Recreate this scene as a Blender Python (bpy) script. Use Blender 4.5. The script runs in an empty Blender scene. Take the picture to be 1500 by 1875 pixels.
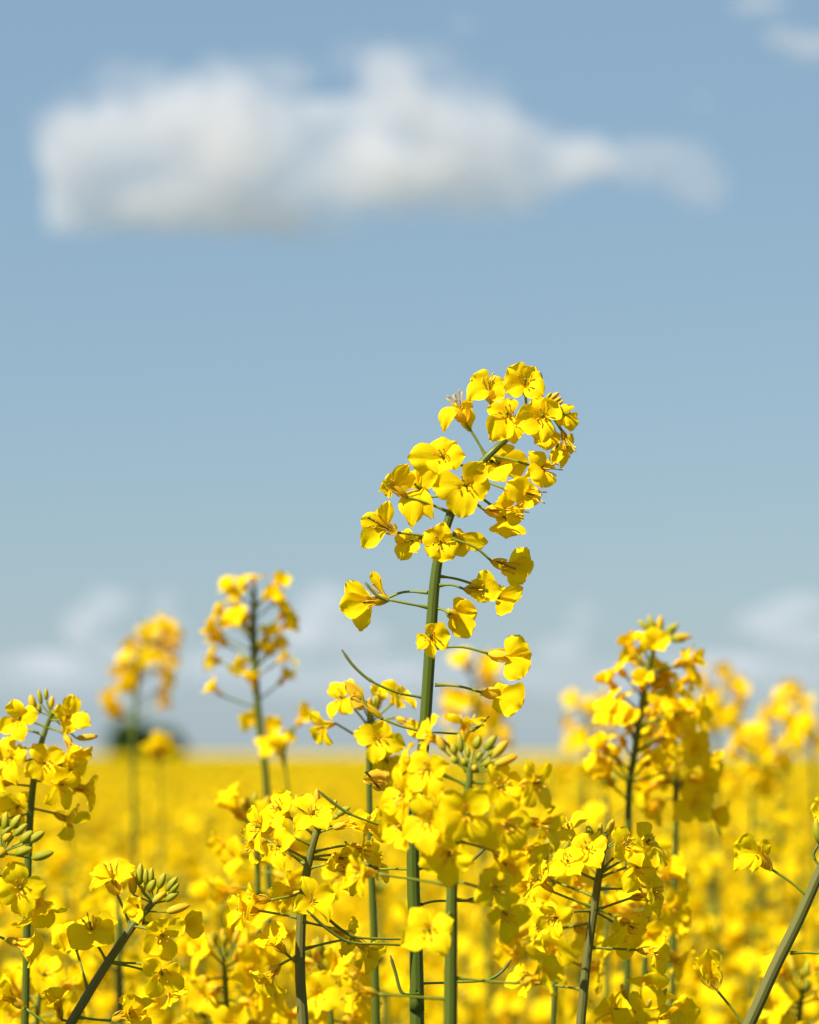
import bpy, math, random
from mathutils import Vector, Matrix, noise
R = math.radians
random.seed(7)
scene = bpy.context.scene
C = scene.collection

# ------------------------------------------------------------------ camera
EYE = 1.45
PITCH = R(4.05)
FPX = 6250.0                 # focal length in photograph pixels (1500 wide)
D0 = 1.29                    # distance of the sharp plant
cam_d = bpy.data.cameras.new('camera')
cam = bpy.data.objects.new('camera', cam_d); C.objects.link(cam)
cam.location = (0, 0, EYE); cam.rotation_euler = (R(90) + PITCH, 0, 0)
cam_d.sensor_fit = 'HORIZONTAL'; cam_d.sensor_width = 24; cam_d.lens = 100
cam_d.clip_start = 0.05; cam_d.clip_end = 40000
cam_d.dof.use_dof = True; cam_d.dof.focus_distance = D0; cam_d.dof.aperture_fstop = 9.3
scene.camera = cam

# ------------------------------------------------------------------ sky, sun, exposure
SUN_EL, SUN_AZ = R(47), R(-130)          # azimuth measured from +Y (view direction), negative = left
w = bpy.data.worlds.new('World'); scene.world = w; w.use_nodes = True
nt = w.node_tree; nt.nodes.clear()
sky = nt.nodes.new('ShaderNodeTexSky'); sky.sky_type = 'NISHITA'; sky.sun_disc = False
sky.sun_elevation = SUN_EL; sky.sun_rotation = SUN_AZ
sky.altitude = 0; sky.air_density = 1.0; sky.dust_density = 0.35; sky.ozone_density = 0.5
bg = nt.nodes.new('ShaderNodeBackground'); bg.inputs['Strength'].default_value = 0.0525
hs = nt.nodes.new('ShaderNodeHueSaturation'); hs.inputs['Saturation'].default_value = 1.0
wo = nt.nodes.new('ShaderNodeOutputWorld')
nt.links.new(sky.outputs[0], hs.inputs['Color']); tn = nt.nodes.new('ShaderNodeMix'); tn.data_type = 'RGBA'; tn.blend_type = 'MULTIPLY'; tn.inputs[0].default_value = 1; tn.inputs[7].default_value = (.73, .75, .66, 1)
nt.links.new(hs.outputs[0], tn.inputs[6]); hz = nt.nodes.new('ShaderNodeMix'); hz.data_type = 'RGBA'; hz.inputs[0].default_value = .5; hz.inputs[7].default_value = (3.5, 5.55, 8.15, 1)   # thin even veil of high haze
nt.links.new(tn.outputs[2], hz.inputs[6]); nt.links.new(hz.outputs[2], bg.inputs[0]); nt.links.new(bg.outputs[0], wo.inputs[0])
sl = bpy.data.lights.new('sun', 'SUN'); sl.energy = 5.0; sl.angle = R(0.53); sl.color = (1.0, 0.96, 0.90)
so = bpy.data.objects.new('sun', sl); C.objects.link(so); so.location = (-20, 10, 30)
sun_dir = Vector((math.sin(SUN_AZ)*math.cos(SUN_EL), math.cos(SUN_AZ)*math.cos(SUN_EL), math.sin(SUN_EL)))
so.rotation_euler = sun_dir.to_track_quat('Z', 'Y').to_euler()
scene.view_settings.view_transform = 'Standard'; scene.view_settings.look = 'None'
scene.view_settings.gamma = 1; scene.view_settings.use_curve_mapping = False
scene.view_settings.exposure = 0.9
scene.render.engine = 'CYCLES'
cy = scene.cycles
cy.max_bounces = 10; cy.diffuse_bounces = 5; cy.transmission_bounces = 6; cy.glossy_bounces = 2
cy.volume_bounces = 8; cy.volume_step_rate = 1.5; cy.volume_max_steps = 96; cy.caustics_reflective = False; cy.caustics_refractive = False
cy.use_denoising = True; cy.use_adaptive_sampling = True; cy.adaptive_threshold = 0.015
cy.sample_clamp_indirect = 6

# ------------------------------------------------------------------ pixel -> place
Rc = Matrix.Rotation(R(90) + PITCH, 3, 'X')
CX, CY, CZ = Rc @ Vector((1, 0, 0)), Rc @ Vector((0, 1, 0)), Rc @ Vector((0, 0, 1))   # right, up, towards the viewer
def at(px, py, d=D0):
    return Vector((0, 0, EYE)) + CX*((px-750)/FPX*d) + CY*((937.5-py)/FPX*d) - CZ*d
def cdir(x, y, z): return (CX*x + CY*y + CZ*z).normalized()

# ------------------------------------------------------------------ materials
def newmat(name):
    m = bpy.data.materials.new(name); m.use_nodes = True
    m.node_tree.nodes.clear(); return m, m.node_tree.nodes, m.node_tree.links
def petal_mat(name, col, col2, trans, vein=True, tcol=None):
    m, N, L = newmat(name)
    out = N.new('ShaderNodeOutputMaterial')
    pr = N.new('ShaderNodeBsdfPrincipled'); pr.inputs['Roughness'].default_value = 0.62
    pr.inputs['Specular IOR Level'].default_value = 0.06
    tr = N.new('ShaderNodeBsdfTranslucent'); mx = N.new('ShaderNodeMixShader'); mx.inputs[0].default_value = trans
    uv = N.new('ShaderNodeUVMap'); mp = N.new('ShaderNodeMapping'); mp.inputs['Scale'].default_value = (9, 1.3, 1)
    ns = N.new('ShaderNodeTexNoise'); ns.inputs['Scale'].default_value = 3.0; ns.inputs['Detail'].default_value = 4
    tc = N.new('ShaderNodeTexCoord'); n2 = N.new('ShaderNodeTexNoise'); n2.inputs['Scale'].default_value = 130
    cm = N.new('ShaderNodeMix'); cm.data_type = 'RGBA'; cm.inputs[6].default_value = (*col, 1); cm.inputs[7].default_value = (*col2, 1)
    ad = N.new('ShaderNodeMath'); ad.operation = 'MULTIPLY_ADD'; ad.inputs[1].default_value = 0.5
    rp = N.new('ShaderNodeMapRange'); rp.inputs[1].default_value = 0.45; rp.inputs[2].default_value = 1.05
    bp = N.new('ShaderNodeBump'); bp.inputs['Strength'].default_value = 0.16; bp.inputs['Distance'].default_value = 0.0006
    L.new(uv.outputs[0], mp.inputs[0]); L.new(mp.outputs[0], ns.inputs[0]); L.new(tc.outputs['Object'], n2.inputs[0])
    L.new(ns.outputs[0], ad.inputs[0]); L.new(n2.outputs[0], ad.inputs[2]); L.new(ad.outputs[0], rp.inputs[0]); L.new(rp.outputs[0], cm.inputs[0])
    L.new(ns.outputs[0], bp.inputs['Height']); L.new(bp.outputs[0], pr.inputs['Normal']); L.new(bp.outputs[0], tr.inputs['Normal'])
    L.new(cm.outputs[2], pr.inputs['Base Color'])
    if tcol: tr.inputs[0].default_value = (*tcol, 1)
    else: L.new(cm.outputs[2], tr.inputs[0])
    L.new(pr.outputs[0], mx.inputs[1]); L.new(tr.outputs[0], mx.inputs[2]); L.new(mx.outputs[0], out.inputs[0])
    return m
def grad_mat(name, c0, c1, rough=0.5, trans=0.0, nscale=60, spec=0.35, lines=0.0):
    """colour runs c0 -> c1 along V of the UV map (base to tip of a bud, root to top of a stem)"""
    m, N, L = newmat(name)
    out = N.new('ShaderNodeOutputMaterial'); pr = N.new('ShaderNodeBsdfPrincipled')
    pr.inputs['Roughness'].default_value = rough; pr.inputs['Specular IOR Level'].default_value = spec
    uv = N.new('ShaderNodeUVMap'); sp = N.new('ShaderNodeSeparateXYZ')
    tc = N.new('ShaderNodeTexCoord'); ns = N.new('ShaderNodeTexNoise'); ns.inputs['Scale'].default_value = nscale; ns.inputs['Detail'].default_value = 3
    ad = N.new('ShaderNodeMath'); ad.operation = 'MULTIPLY_ADD'; ad.inputs[1].default_value = 0.5
    sb = N.new('ShaderNodeMath'); sb.operation = 'SUBTRACT'; sb.inputs[1].default_value = 0.25; sb.use_clamp = True
    cm = N.new('ShaderNodeMix'); cm.data_type = 'RGBA'; cm.inputs[6].default_value = (*c0, 1); cm.inputs[7].default_value = (*c1, 1)
    L.new(uv.outputs[0], sp.inputs[0]); L.new(tc.outputs['Object'], ns.inputs[0]); L.new(ns.outputs[0], ad.inputs[0]); L.new(sp.outputs[1], ad.inputs[2])
    L.new(ad.outputs[0], sb.inputs[0]); L.new(sb.outputs[0], cm.inputs[0]); L.new(cm.outputs[2], pr.inputs['Base Color'])
    if lines:
        wv = N.new('ShaderNodeMath'); wv.operation = 'MULTIPLY'; wv.inputs[1].default_value = 2*math.pi*lines
        si = N.new('ShaderNodeMath'); si.operation = 'SINE'
        bp = N.new('ShaderNodeBump'); bp.inputs['Strength'].default_value = 0.22; bp.inputs['Distance'].default_value = 0.0003
        L.new(sp.outputs[0], wv.inputs[0]); L.new(wv.outputs[0], si.inputs[0]); L.new(si.outputs[0], bp.inputs['Height']); L.new(bp.outputs[0], pr.inputs['Normal'])
    if trans:
        tr = N.new('ShaderNodeBsdfTranslucent'); mx = N.new('ShaderNodeMixShader'); mx.inputs[0].default_value = trans
        L.new(cm.outputs[2], tr.inputs[0]); L.new(pr.outputs[0], mx.inputs[1]); L.new(tr.outputs[0], mx.inputs[2]); L.new(mx.outputs[0], out.inputs[0])
    else: L.new(pr.outputs[0], out.inputs[0])
    return m
YEL = (0.965, 0.71, 0.003); YEL2 = (0.955, 0.67, 0.002)
M = dict(
    petal=petal_mat('petal_yellow', YEL, YEL2, 0.45),
    old=petal_mat('petal_withered', (0.92, 0.62, 0.03), (0.80, 0.44, 0.02), 0.4),
    calyx=grad_mat('sepal_yellow', (0.80, 0.56, 0.02), (0.90, 0.58, 0.02), 0.6, 0.45, spec=.08),
    bud=grad_mat('bud_green', (0.25, 0.28, 0.012), (0.52, 0.43, 0.02), 0.55, 0.25, 90, .15, lines=4),
    budy=grad_mat('bud_yellow', (0.48, 0.42, 0.02), (0.80, 0.44, 0.01), 0.55, 0.25, 90, .15, lines=4),
    stem=grad_mat('stem_green', (0.06, 0.088, 0.007), (0.095, 0.12, 0.012), 0.45, 0, 45, 0.3, lines=9),
    stemb=grad_mat('stem_brown', (0.15, 0.12, 0.045), (0.115, 0.12, 0.018), 0.5, 0, 40, 0.25, lines=9),
    ped=grad_mat('pedicel_green', (0.17, 0.20, 0.016), (0.21, 0.23, 0.016), 0.5, 0.1, 60, .2),
    pod=grad_mat('pod_green', (0.13, 0.16, 0.016), (0.10, 0.10, 0.02), 0.5, 0.0, 60, .2),
    anther=grad_mat('anther_orange', (0.85, 0.58, 0.03), (0.72, 0.36, 0.02), 0.6, 0.1, 300),
    leaf=grad_mat('leaf_green', (0.05, 0.11, 0.03), (0.08, 0.15, 0.03), 0.5, 0.3, 20),
)

# ------------------------------------------------------------------ mesh collector
class MB:
    def __init__(s): s.v = []; s.f = []; s.uv = []; s.mi = []; s.mats = []
    def mat(s, m):
        if m not in s.mats: s.mats.append(m)
        return s.mats.index(m)
    def grid(s, rows, m, uvs, close=False):
        o = len(s.v); n = len(rows[0]); k = s.mat(m)
        for r in rows: s.v += r
        for i in range(len(rows)-1):
            for j in range(n if close else n-1):
                j2 = (j+1) % n
                s.f.append((o+i*n+j, o+i*n+j2, o+(i+1)*n+j2, o+(i+1)*n+j)); s.mi.append(k)
                a, b = uvs[i], uvs[i+1]; u0, u1 = j/n, (j+1)/n
                s.uv += [(u0, a), (u1, a), (u1, b), (u0, b)]
    def fan(s, ring_start, n, tip, m, v=1.0):
        k = s.mat(m); s.v.append(tip); t = len(s.v)-1
        for j in range(n):
            s.f.append((ring_start+j, ring_start+(j+1) % n, t)); s.mi.append(k); s.uv += [(j/n, v), ((j+1)/n, v), ((j+.5)/n, v)]
    def build(s, name, parent=None, origin=Vector((0, 0, 0))):
        me = bpy.data.meshes.new(name)
        me.from_pydata([tuple(p-origin) for p in s.v], [], s.f)
        for m in s.mats: me.materials.append(m)
        me.polygons.foreach_set('material_index', s.mi)
        ul = me.uv_layers.new(name='UVMap')
        ul.data.foreach_set('uv', [c for p in s.uv for c in p])
        me.polygons.foreach_set('use_smooth', [True]*len(s.f))
        me.update()
        o = bpy.data.objects.new(name, me); C.objects.link(o)
        if parent: o.parent = parent
        return o

def frame(d):
    d = d.normalized(); a = Vector((0, 0, 1)) if abs(d.z) < 0.9 else Vector((1, 0, 0))
    x = d.cross(a).normalized(); return x, d.cross(x).normalized()
def spline(pts, n):
    """Catmull-Rom through pts, n samples a segment"""
    P = [pts[0]*2-pts[1]] + list(pts) + [pts[-1]*2-pts[-2]]; out = []
    for i in range(1, len(P)-2):
        for k in range(n):
            t = k/n
            out.append(0.5*((2*P[i]) + (P[i+1]-P[i-1])*t + (2*P[i-1]-5*P[i]+4*P[i+1]-P[i+2])*t*t + (3*P[i]-P[i-1]-3*P[i+1]+P[i+2])*t**3))
    out.append(pts[-1]); return out
def tube(mb, pts, rads, m, seg=6, cap=True, ridge=0.0):
    n = len(pts); rows = []; x = None
    for i, p in enumerate(pts):
        d = (pts[min(i+1, n-1)]-pts[max(i-1, 0)]).normalized()
        if x is None: x, y = frame(d)
        else:
            x = (x - d*x.dot(d)).normalized(); y = d.cross(x)
        r = rads[i] if isinstance(rads, list) else rads
        rows.append([p + (x*math.cos(2*math.pi*j/seg) + y*math.sin(2*math.pi*j/seg))*r*(1+(ridge if j % 2 else 0)) for j in range(seg)])
    st = len(mb.v)
    mb.grid(rows, m, [i/(n-1) for i in range(n)], close=True)
    if cap: mb.fan(st+(n-1)*seg, seg, pts[-1]+(pts[-1]-pts[-2]).normalized()*(rads[-1] if isinstance(rads, list) else rads)*0.6, m)
def bud_shape(mb, b, tip, w, m, seg=8, rows=6):
    ax = tip-b; x, y = frame(ax); prof = [(0, .25), (.12, .72), (.35, 1), (.6, .95), (.82, .66), (.95, .32)] if rows > 4 else [(0, .3), (.3, 1), (.75, .8)]
    R_ = [[b+ax*t+(x*math.cos(2*math.pi*j/seg)+y*math.sin(2*math.pi*j/seg))*w*.5*r*(1.06 if j % 2 else .96) for j in range(seg)] for t, r in prof]
    st = len(mb.v); mb.grid(R_, m, [t for t, r in prof], close=True)
    mb.fan(st+(len(prof)-1)*seg, seg, tip, m)

PROF = [(0, .22), (.12, .52), (.30, .84), (.52, .99), (.70, 1.0), (.85, .86), (.95, .60), (1, .34)]
def prof(t):
    for (a, ra), (b, rb) in zip(PROF, PROF[1:]):
        if t <= b: return ra+(rb-ra)*(t-a)/(b-a)
    return PROF[-1][1]
def petal(mb, B, T, tip, wd, Nn, m, rng, arch=.12, cup=.13, ruf=.085, nt=8, nu=8, claw=True):
    """petal: claw strip B->T, then a limb from T to tip, wd wide, its face turned to Nn"""
    d = tip-T; L = d.length; d = d.normalized()
    S = d.cross(Nn)
    if S.length < 1e-4: S = frame(d)[0]
    S.normalize(); N0 = S.cross(d).normalized()
    ax = (T-B).normalized()
    Cp = T + d*L*.45 + ax*L*.22 + N0*arch*L
    f1, f2, f3 = rng.uniform(3, 6), rng.uniform(5, 9), rng.uniform(2, 4); p1, p2, p3 = (rng.uniform(0, 6.28) for _ in range(3))
    notch = rng.uniform(.0, .10); sk = rng.uniform(-.12, .12); pk = rng.uniform(-.05, .32); fold = rng.uniform(-.25, .35) if rng.random() < .45 else 0; cup *= rng.choice((1, 1, -1)) * rng.uniform(.6, 1.5)
    rows = []; uvs = []
    if claw:
        cw = wd*.06+.0004
        rows.append([B+S*u*cw for u in [(2*j/nu-1) for j in range(nu+1)]]); uvs.append(0)
    ts = [i/nt for i in range(nt+1)] if nt < 6 else [0, .1, .22, .36, .5, .64, .77, .88, .96, 1][:10]
    for t in ts:
        row = []
        for j in range(nu+1):
            u = 2*j/nu-1
            te = t - .13*u*u*t*t - notch*t**4*max(0, 1-abs(u)*2.5)
            c = T*(1-te)**2 + Cp*2*te*(1-te) + tip*te*te
            h = wd*.5*prof(t)*(1-pk*t**3)*(1+.035*math.sin(9*t+p1)*(1 if u > 0 else -1))
            off = cup*h*u*u*1.3
            off += ruf*wd*t*(math.sin(f1*u+p1+2*t)*(.35+.4*t) + math.sin(f2*u*t+p2)*.35*abs(u) + math.sin(f3*t*3+p3)*.3*abs(u))
            off += fold*wd*max(0, u*(1 if p1 > 3.1 else -1)-.35)**1.5*t
            off -= .014*wd*math.exp(-(u*5)**2)
            if nu > 6: off += wd*.05*noise.noise(Vector((u*3.1+p1*7, t*3.5+p2*5, p3)))*(.4+t); h *= 1+.07*noise.noise(Vector((u*2+p3*9, t*6, p1)))*(abs(u) > .5); te_ = .03*noise.noise(Vector((u*5, p2*8, p1)))*t**6; c = c+d*L*te_
            row.append(c + S*(u*h+sk*wd*t*(1-t)) + N0*off)
        rows.append(row); uvs.append(t)
    mb.grid(rows, m, uvs)
def sepal(mb, B, end, wd, Nout, m, bow=.25):
    d = end-B; L = d.length; S = d.cross(Nout).normalized(); N0 = S.cross(d).normalized()
    if N0.dot(Nout) < 0: N0 = -N0
    rows = []; ts = [0, .25, .55, .85, 1]; ww = [.45, 1, 1, .7, .15]
    for t, k in zip(ts, ww):
        c = B+d*t+N0*bow*L*math.sin(math.pi*min(1, t*1.05))
        rows.append([c-S*wd*.5*k, c+N0*wd*.18*k, c+S*wd*.5*k])
    mb.grid(rows, m, ts)
def stamens(mb, B, T, out_len, rng, spread=.0022, n=6, thick=.00022):
    ax = (T-B).normalized(); x, y = frame(ax); L = (T-B).length + out_len
    for k in range(n):
        a = 2*math.pi*k/n+rng.uniform(-.3, .3); r = x*math.cos(a)+y*math.sin(a); l = L*rng.uniform(.82, 1.0)
        p = [B+r*.0006, B+ax*l*.55+r*spread*.5, B+ax*l+r*spread*rng.uniform(.8, 1.3)]
        tube(mb, p, thick, M['calyx'], 4, False)
        q = p[-1]; dv = (ax*rng.uniform(.5, 1)+r*rng.uniform(-.2, .8)).normalized()
        bud_shape(mb, q-dv*.0006, q+dv*.0017, .00065, M['anther'], 5, 3)
def pistil(mb, B, T, out_len, m=None):
    ax = (T-B).normalized(); e = T+ax*out_len*.9
    tube(mb, [B, B.lerp(e, .8), e], [.0006, .0005, .0004], m or M['ped'], 5)
    bud_shape(mb, e-ax*.0003, e+ax*.0008, .0013, m or M['ped'], 5, 3)

# ------------------------------------------------------------------ objects
def tag(o, label=None, cat=None, group=None, kind=None):
    if label: o['label'] = label
    if cat: o['category'] = cat
    if group: o['group'] = group
    if kind: o['kind'] = kind
    return o
class Plant:
    """one rapeseed plant: an Empty on the ground with stem, pedicels, flowers, buds and pods as children"""
    def __init__(s, root, label, group=None, seed=1, detail=2, d=D0, name='rapeseed_plant'):
        s.root = Vector(root); s.e = bpy.data.objects.new(name, None); C.objects.link(s.e)
        s.e.location = s.root; s.e.empty_display_size = .02
        tag(s.e, label, 'rapeseed plant', group); s.rng = random.Random(seed); s.detail = detail; s.d = d
    def part(s, mb, name, parent=None, label=None):
        o = mb.build(name, parent or s.e, s.root)
        if label: o['label'] = label
        return o
    def stem(s, pts, rads, m='stem', seg=14):
        P = spline(pts, 6); n = len(P); k = len(rads)-1
        rr = [rads[min(int(i/(n-1)*k), k-1)]*(1-(i/(n-1)*k-min(int(i/(n-1)*k), k-1))) + rads[min(int(i/(n-1)*k), k-1)+1]*(i/(n-1)*k-min(int(i/(n-1)*k), k-1)) for i in range(n)]
        mb = MB(); tube(mb, P, rr, M[m], seg, True, .018 if seg > 8 else 0); s.sp = P; s.sr = rr; return s.part(mb, 'stem')
    def ped(s, a, b, sag=.0, r=.00048, m='ped', bend=None):
        c = a.lerp(b, .5)+Vector((0, 0, -sag)) if bend is None else bend
        P = spline([a, c, b], 4); n = len(P)
        mb = MB(); tube(mb, P, [r*(1.9-.9*min(1, i/2)) if i < 2 else r*(1+.15*i/n) for i in range(n)], M[m], 6); return s.part(mb, 'pedicel')
    def flower(s, B, T, tips, calw=.0032, st=.003, pi=.0025, m='petal', nsep=4, cam_n=None):
        """tips: list of (tip point, width, facing vector, arch)"""
        rng = s.rng; ax = (T-B).normalized(); x, y = frame(ax)
        cb = MB(); L = (T-B).length
        a0 = rng.uniform(0, 6)
        for k in range(nsep):
            a = a0+k*math.pi/2; r = x*math.cos(a)+y*math.sin(a)
            sepal(cb, B+r*calw*.12, T+r*calw*rng.uniform(.45, .8)-ax*L*.08, calw*.75, r, M['calyx'], rng.uniform(.03, .12))
        if nsep == 0: sepal(cb, B, T, calw*.5, x, M['calyx'])
        bud_shape(cb, B-ax*.0005, B+ax*.0012, .0016, M['ped'], 6, 3)
        f = s.part(cb, 'flower')
        if s.detail == 1:
            for (tip, wd, Nn, arch) in tips: petal(cb, B, T, tip, wd, Nn, M[m], rng, arch, nt=4, nu=4)
            stamens(cb, B, T, st, rng, n=4); bpy.data.objects.remove(f); return s.part(cb, 'flower')
        for (tip, wd, Nn, arch) in tips:
            pb = MB(); th = T+(tip-T).normalized()*.0006
            petal(pb, B, th, tip, wd, Nn, M[m], rng, arch, nt=10, nu=10); s.part(pb, 'petal', f)
        if st > 0: sb = MB(); stamens(sb, B, T, st, rng); s.part(sb, 'stamens', f)
        if pi > 0: qb = MB(); pistil(qb, B, T, pi); s.part(qb, 'pistil', f)
        return f
    def gflower(s, B, axis, size=1.0, opn=None, spin=None, m='petal', npet=4, droop=0):
        """a flower described by its own axis: four petals in a cross"""
        rng = s.rng; axis = axis.normalized(); x, y = frame(axis); size *= .88
        opn = rng.uniform(62, 100) if opn is None else opn
        spin = rng.uniform(0, 90) if spin is None else spin
        T = B+axis*.0062*size*rng.uniform(.9, 1.1); tips = []
        for k in range(npet):
            a = R(spin+90*k+rng.uniform(-12, 12)); r = x*math.cos(a)+y*math.sin(a)
            o = R(opn+rng.uniform(-16, 16)); dv = (axis*math.cos(o)+r*math.sin(o)).normalized()
            Ld = .0112*size*rng.uniform(.88, 1.1); tip = T+dv*Ld+Vector((0, 0, -1))*Ld*rng.uniform(0, .22)
            Nn = (axis*math.sin(o)-r*math.cos(o))+Vector([rng.uniform(-.3, .3) for _ in range(3)])
            tips.append((tip, .0098*size*rng.uniform(.85, 1.1), Nn, rng.uniform(.02, .2)))
        return s.flower(B, T, tips, .0030*size, .0032*size, .0022*size, m)
    def near(s, pt):
        i = min(range(len(s.sp)), key=lambda k: (s.sp[k]-pt).length); return s.sp[i], i
    def pflower(s, bx, by, ax, sx=None, sy=None, dz=0, size=1.0, opn=None, spin=None, m='petal'):
        """flower base at a photograph pixel, axis in camera directions, pedicel from the stem"""
        B = at(bx, by, s.d+dz)
        if sx is not None: s.ped(at(sx, sy, s.d), B-cdir(*ax)*.0006, bend=at(sx, sy, s.d).lerp(B, .55)+cdir(*ax)*-.0008)
        return s.gflower(B, cdir(*ax), size, opn, spin, m)
    def bud(s, b, tip, w=.0034, m='bud', ped_from=None, parent=None):
        if ped_from is not None: s.ped(ped_from, b, r=.00035)
        mb = MB(); bud_shape(mb, b, tip, w, M[m]); return s.part(mb, 'bud', parent)
    def buds(s, apex, axis, n=14, length=.0085, spread=1.0, plen=.010):
        rng = s.rng; axis = axis.normalized(); x, y = frame(axis)
        for k in range(n):
            f = (k+.5)/n; a = 2.4*k; tilt = spread*(.15+1.05*f)
            r = x*math.cos(a)+y*math.sin(a); dv = (axis*math.cos(tilt)+r*math.sin(tilt)).normalized()
            pl = plen*(.35+.75*f); b = apex-axis*.004*f+dv*pl
            ln = length*(.55+.55*f)*rng.uniform(.9, 1.1); d2 = (dv+axis*.35).normalized()
            s.bud(b, b+d2*ln, ln*.36, 'budy' if rng.random() < .22+.3*(f > .7) else 'bud', apex-axis*.004*f)
    def pod(s, pts, r0=.0005, r1=.00062, joint=.55):
        P = spline(pts, 6); n = len(P); mb = MB()
        j = int(n*joint)
        tube(mb, P[:j+1], [r0*1.5 if i == 0 else r0 for i in range(j+1)], M['ped'], 6, False); s.part(mb, 'pedicel')
        mb = MB(); tube(mb, P[j:], [r1*1.3 if i == 0 else (r1 if i < n-j-2 else r1*.62) for i in range(n-j)], M['pod'], 6); s.part(mb, 'seed_pod')
    def leaf(s, b, dirv, L, wd):
        mb = MB(); d = dirv.normalized(); rng = s.rng
        petal(mb, b, b+d*L*.15, b+d*L+Vector((0, 0, -.3*L)), wd, Vector((0, 0, 1)), M['leaf'], rng, .15, .2, .1); s.part(mb, 'leaf')

def P(px, py, dz=0.0): return at(px, py, D0+dz*.001)
mm = .001; px_m = D0/FPX
def root_of(p): return Vector((p.x, p.y, 0))

# ================================================================== the setting
def quad_sheet(name, x0, x1, y0, y1, z, nx, ny, m, zf=None):
    v = [(x0+(x1-x0)*i/nx, y0+(y1-y0)*(j/ny)**2, 0) for j in range(ny+1) for i in range(nx+1)]
    v = [(a, b, z+(zf(a, b) if zf else 0)) for a, b, c in v]
    f = [(j*(nx+1)+i, j*(nx+1)+i+1, (j+1)*(nx+1)+i+1, (j+1)*(nx+1)+i) for j in range(ny) for i in range(nx)]
    me = bpy.data.meshes.new(name); me.from_pydata(v, [], f); me.materials.append(m); me.update()
    o = bpy.data.objects.new(name, me); C.objects.link(o); return o
def noise_mat(name, c0, c1, scale, rough=.9, c2=None):
    m, N, L = newmat(name); out = N.new('ShaderNodeOutputMaterial'); pr = N.new('ShaderNodeBsdfPrincipled'); pr.inputs['Roughness'].default_value = rough
    pr.inputs['Specular IOR Level'].default_value = 0
    tc = N.new('ShaderNodeTexCoord'); ns = N.new('ShaderNodeTexNoise'); ns.inputs['Scale'].default_value = scale; ns.inputs['Detail'].default_value = 8
    cr = N.new('ShaderNodeValToRGB'); cr.color_ramp.elements[0].position = .35; cr.color_ramp.elements[1].position = .65
    cr.color_ramp.elements[0].color = (*c0, 1); cr.color_ramp.elements[1].color = (*c1, 1)
    bp = N.new('ShaderNodeBump'); bp.inputs['Strength'].default_value = .6; bp.inputs['Distance'].default_value = .05
    L.new(tc.outputs['Object'], ns.inputs[0]); L.new(ns.outputs[0], cr.inputs[0]); L.new(cr.outputs[0], pr.inputs['Base Color'])
    L.new(ns.outputs[0], bp.inputs['Height']); L.new(bp.outputs[0], pr.inputs['Normal']); L.new(pr.outputs[0], out.inputs[0]); return m
g = quad_sheet('ground', -3000, 3000, -60, 6000, 0, 8, 40, noise_mat('soil', (.06, .05, .025), (.07, .10, .03), 2.5))
tag(g, kind='structure')
def canopy_z(x, y): return .05*noise.noise(Vector((x*.8, y*.5, 0)))+.03*noise.noise(Vector((x*3, y*2, 5)))
cs = quad_sheet('flower_canopy', -420, 420, 48, 1600, 1.33, 260, 200, noise_mat('canopy_yellow_shaded', (.34, .25, .003), (.50, .37, .003), 1.2), canopy_z)  # yellow darkened: the crop's self-shadow is put into the sheet's colour
tag(cs, 'far flat expanse of yellow rapeseed bloom reaching the horizon', 'rapeseed field', None, 'stuff')

# ------------------------------------------------------------------ clouds (volumes of droplets far away)
def cloud_mat(name, dens, nsc):
    m, N, L = newmat(name); out = N.new('ShaderNodeOutputMaterial')
    v = N.new('ShaderNodeVolumePrincipled'); v.inputs['Density'].default_value = dens; v.inputs['Color'].default_value = (.90, .878, .862, 1)
    v.inputs['Anisotropy'].default_value = .2
    tc = N.new('ShaderNodeTexCoord'); ns = N.new('ShaderNodeTexNoise'); ns.inputs['Scale'].default_value = nsc; ns.inputs['Detail'].default_value = 4; ns.inputs['Roughness'].default_value = .6
    mr = N.new('ShaderNodeMapRange'); mr.inputs[1].default_value = .40; mr.inputs[2].default_value = .66; mr.inputs[3].default_value = dens*.3; mr.inputs[4].default_value = dens
    L.new(tc.outputs['Object'], ns.inputs[0]); L.new(ns.outputs[0], mr.inputs[0]); L.new(mr.outputs[0], v.inputs['Density'])
    L.new(v.outputs[0], out.inputs['Volume']); return m
def cloud(blobs, dist, dens, label, seed, voxel=9, amp=.35, parent=None):
    """blobs: (px, py, rx, ry) in photograph pixels; the puffs stand at 'dist' metres with real depth"""
    rng = random.Random(seed); v = []; f = []
    import bmesh
    s = dist/FPX; c0 = at(blobs[0][0], blobs[0][1], dist)
    bm = bmesh.new()
    for (px, py, rx, ry) in blobs:
        c = at(px, py, dist)-c0+Vector((0, rng.uniform(-.3, .3)*rx*s, 0))
        r = bmesh.ops.create_icosphere(bm, subdivisions=3, radius=1)
        o = Vector([rng.uniform(0, 99) for _ in range(3)])
        for q in r['verts']:
            n = q.co.copy(); k = 1+amp*noise.fractal(n*1.6+o, 1, 2, 4)
            q.co = Vector((n.x*rx*s, n.y*max(rx, ry)*s*.9, n.z*ry*s))*k+c
    me = bpy.data.meshes.new('cloud'); bm.to_mesh(me); bm.free()
    ob = bpy.data.objects.new('cloud', me); C.objects.link(ob); ob.location = c0
    me.materials.append(cloud_mat('cloud_droplets', dens, .011*3000/dist))
    md = ob.modifiers.new('remesh', 'REMESH'); md.mode = 'VOXEL'; md.voxel_size = voxel*s
    if parent:
        ob.name = 'wisp'; ob.parent = parent; ob.location = c0-parent.location; return ob
    tag(ob, label, 'cloud', 'clouds in the blue sky'); return ob
CD = 3000
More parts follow.
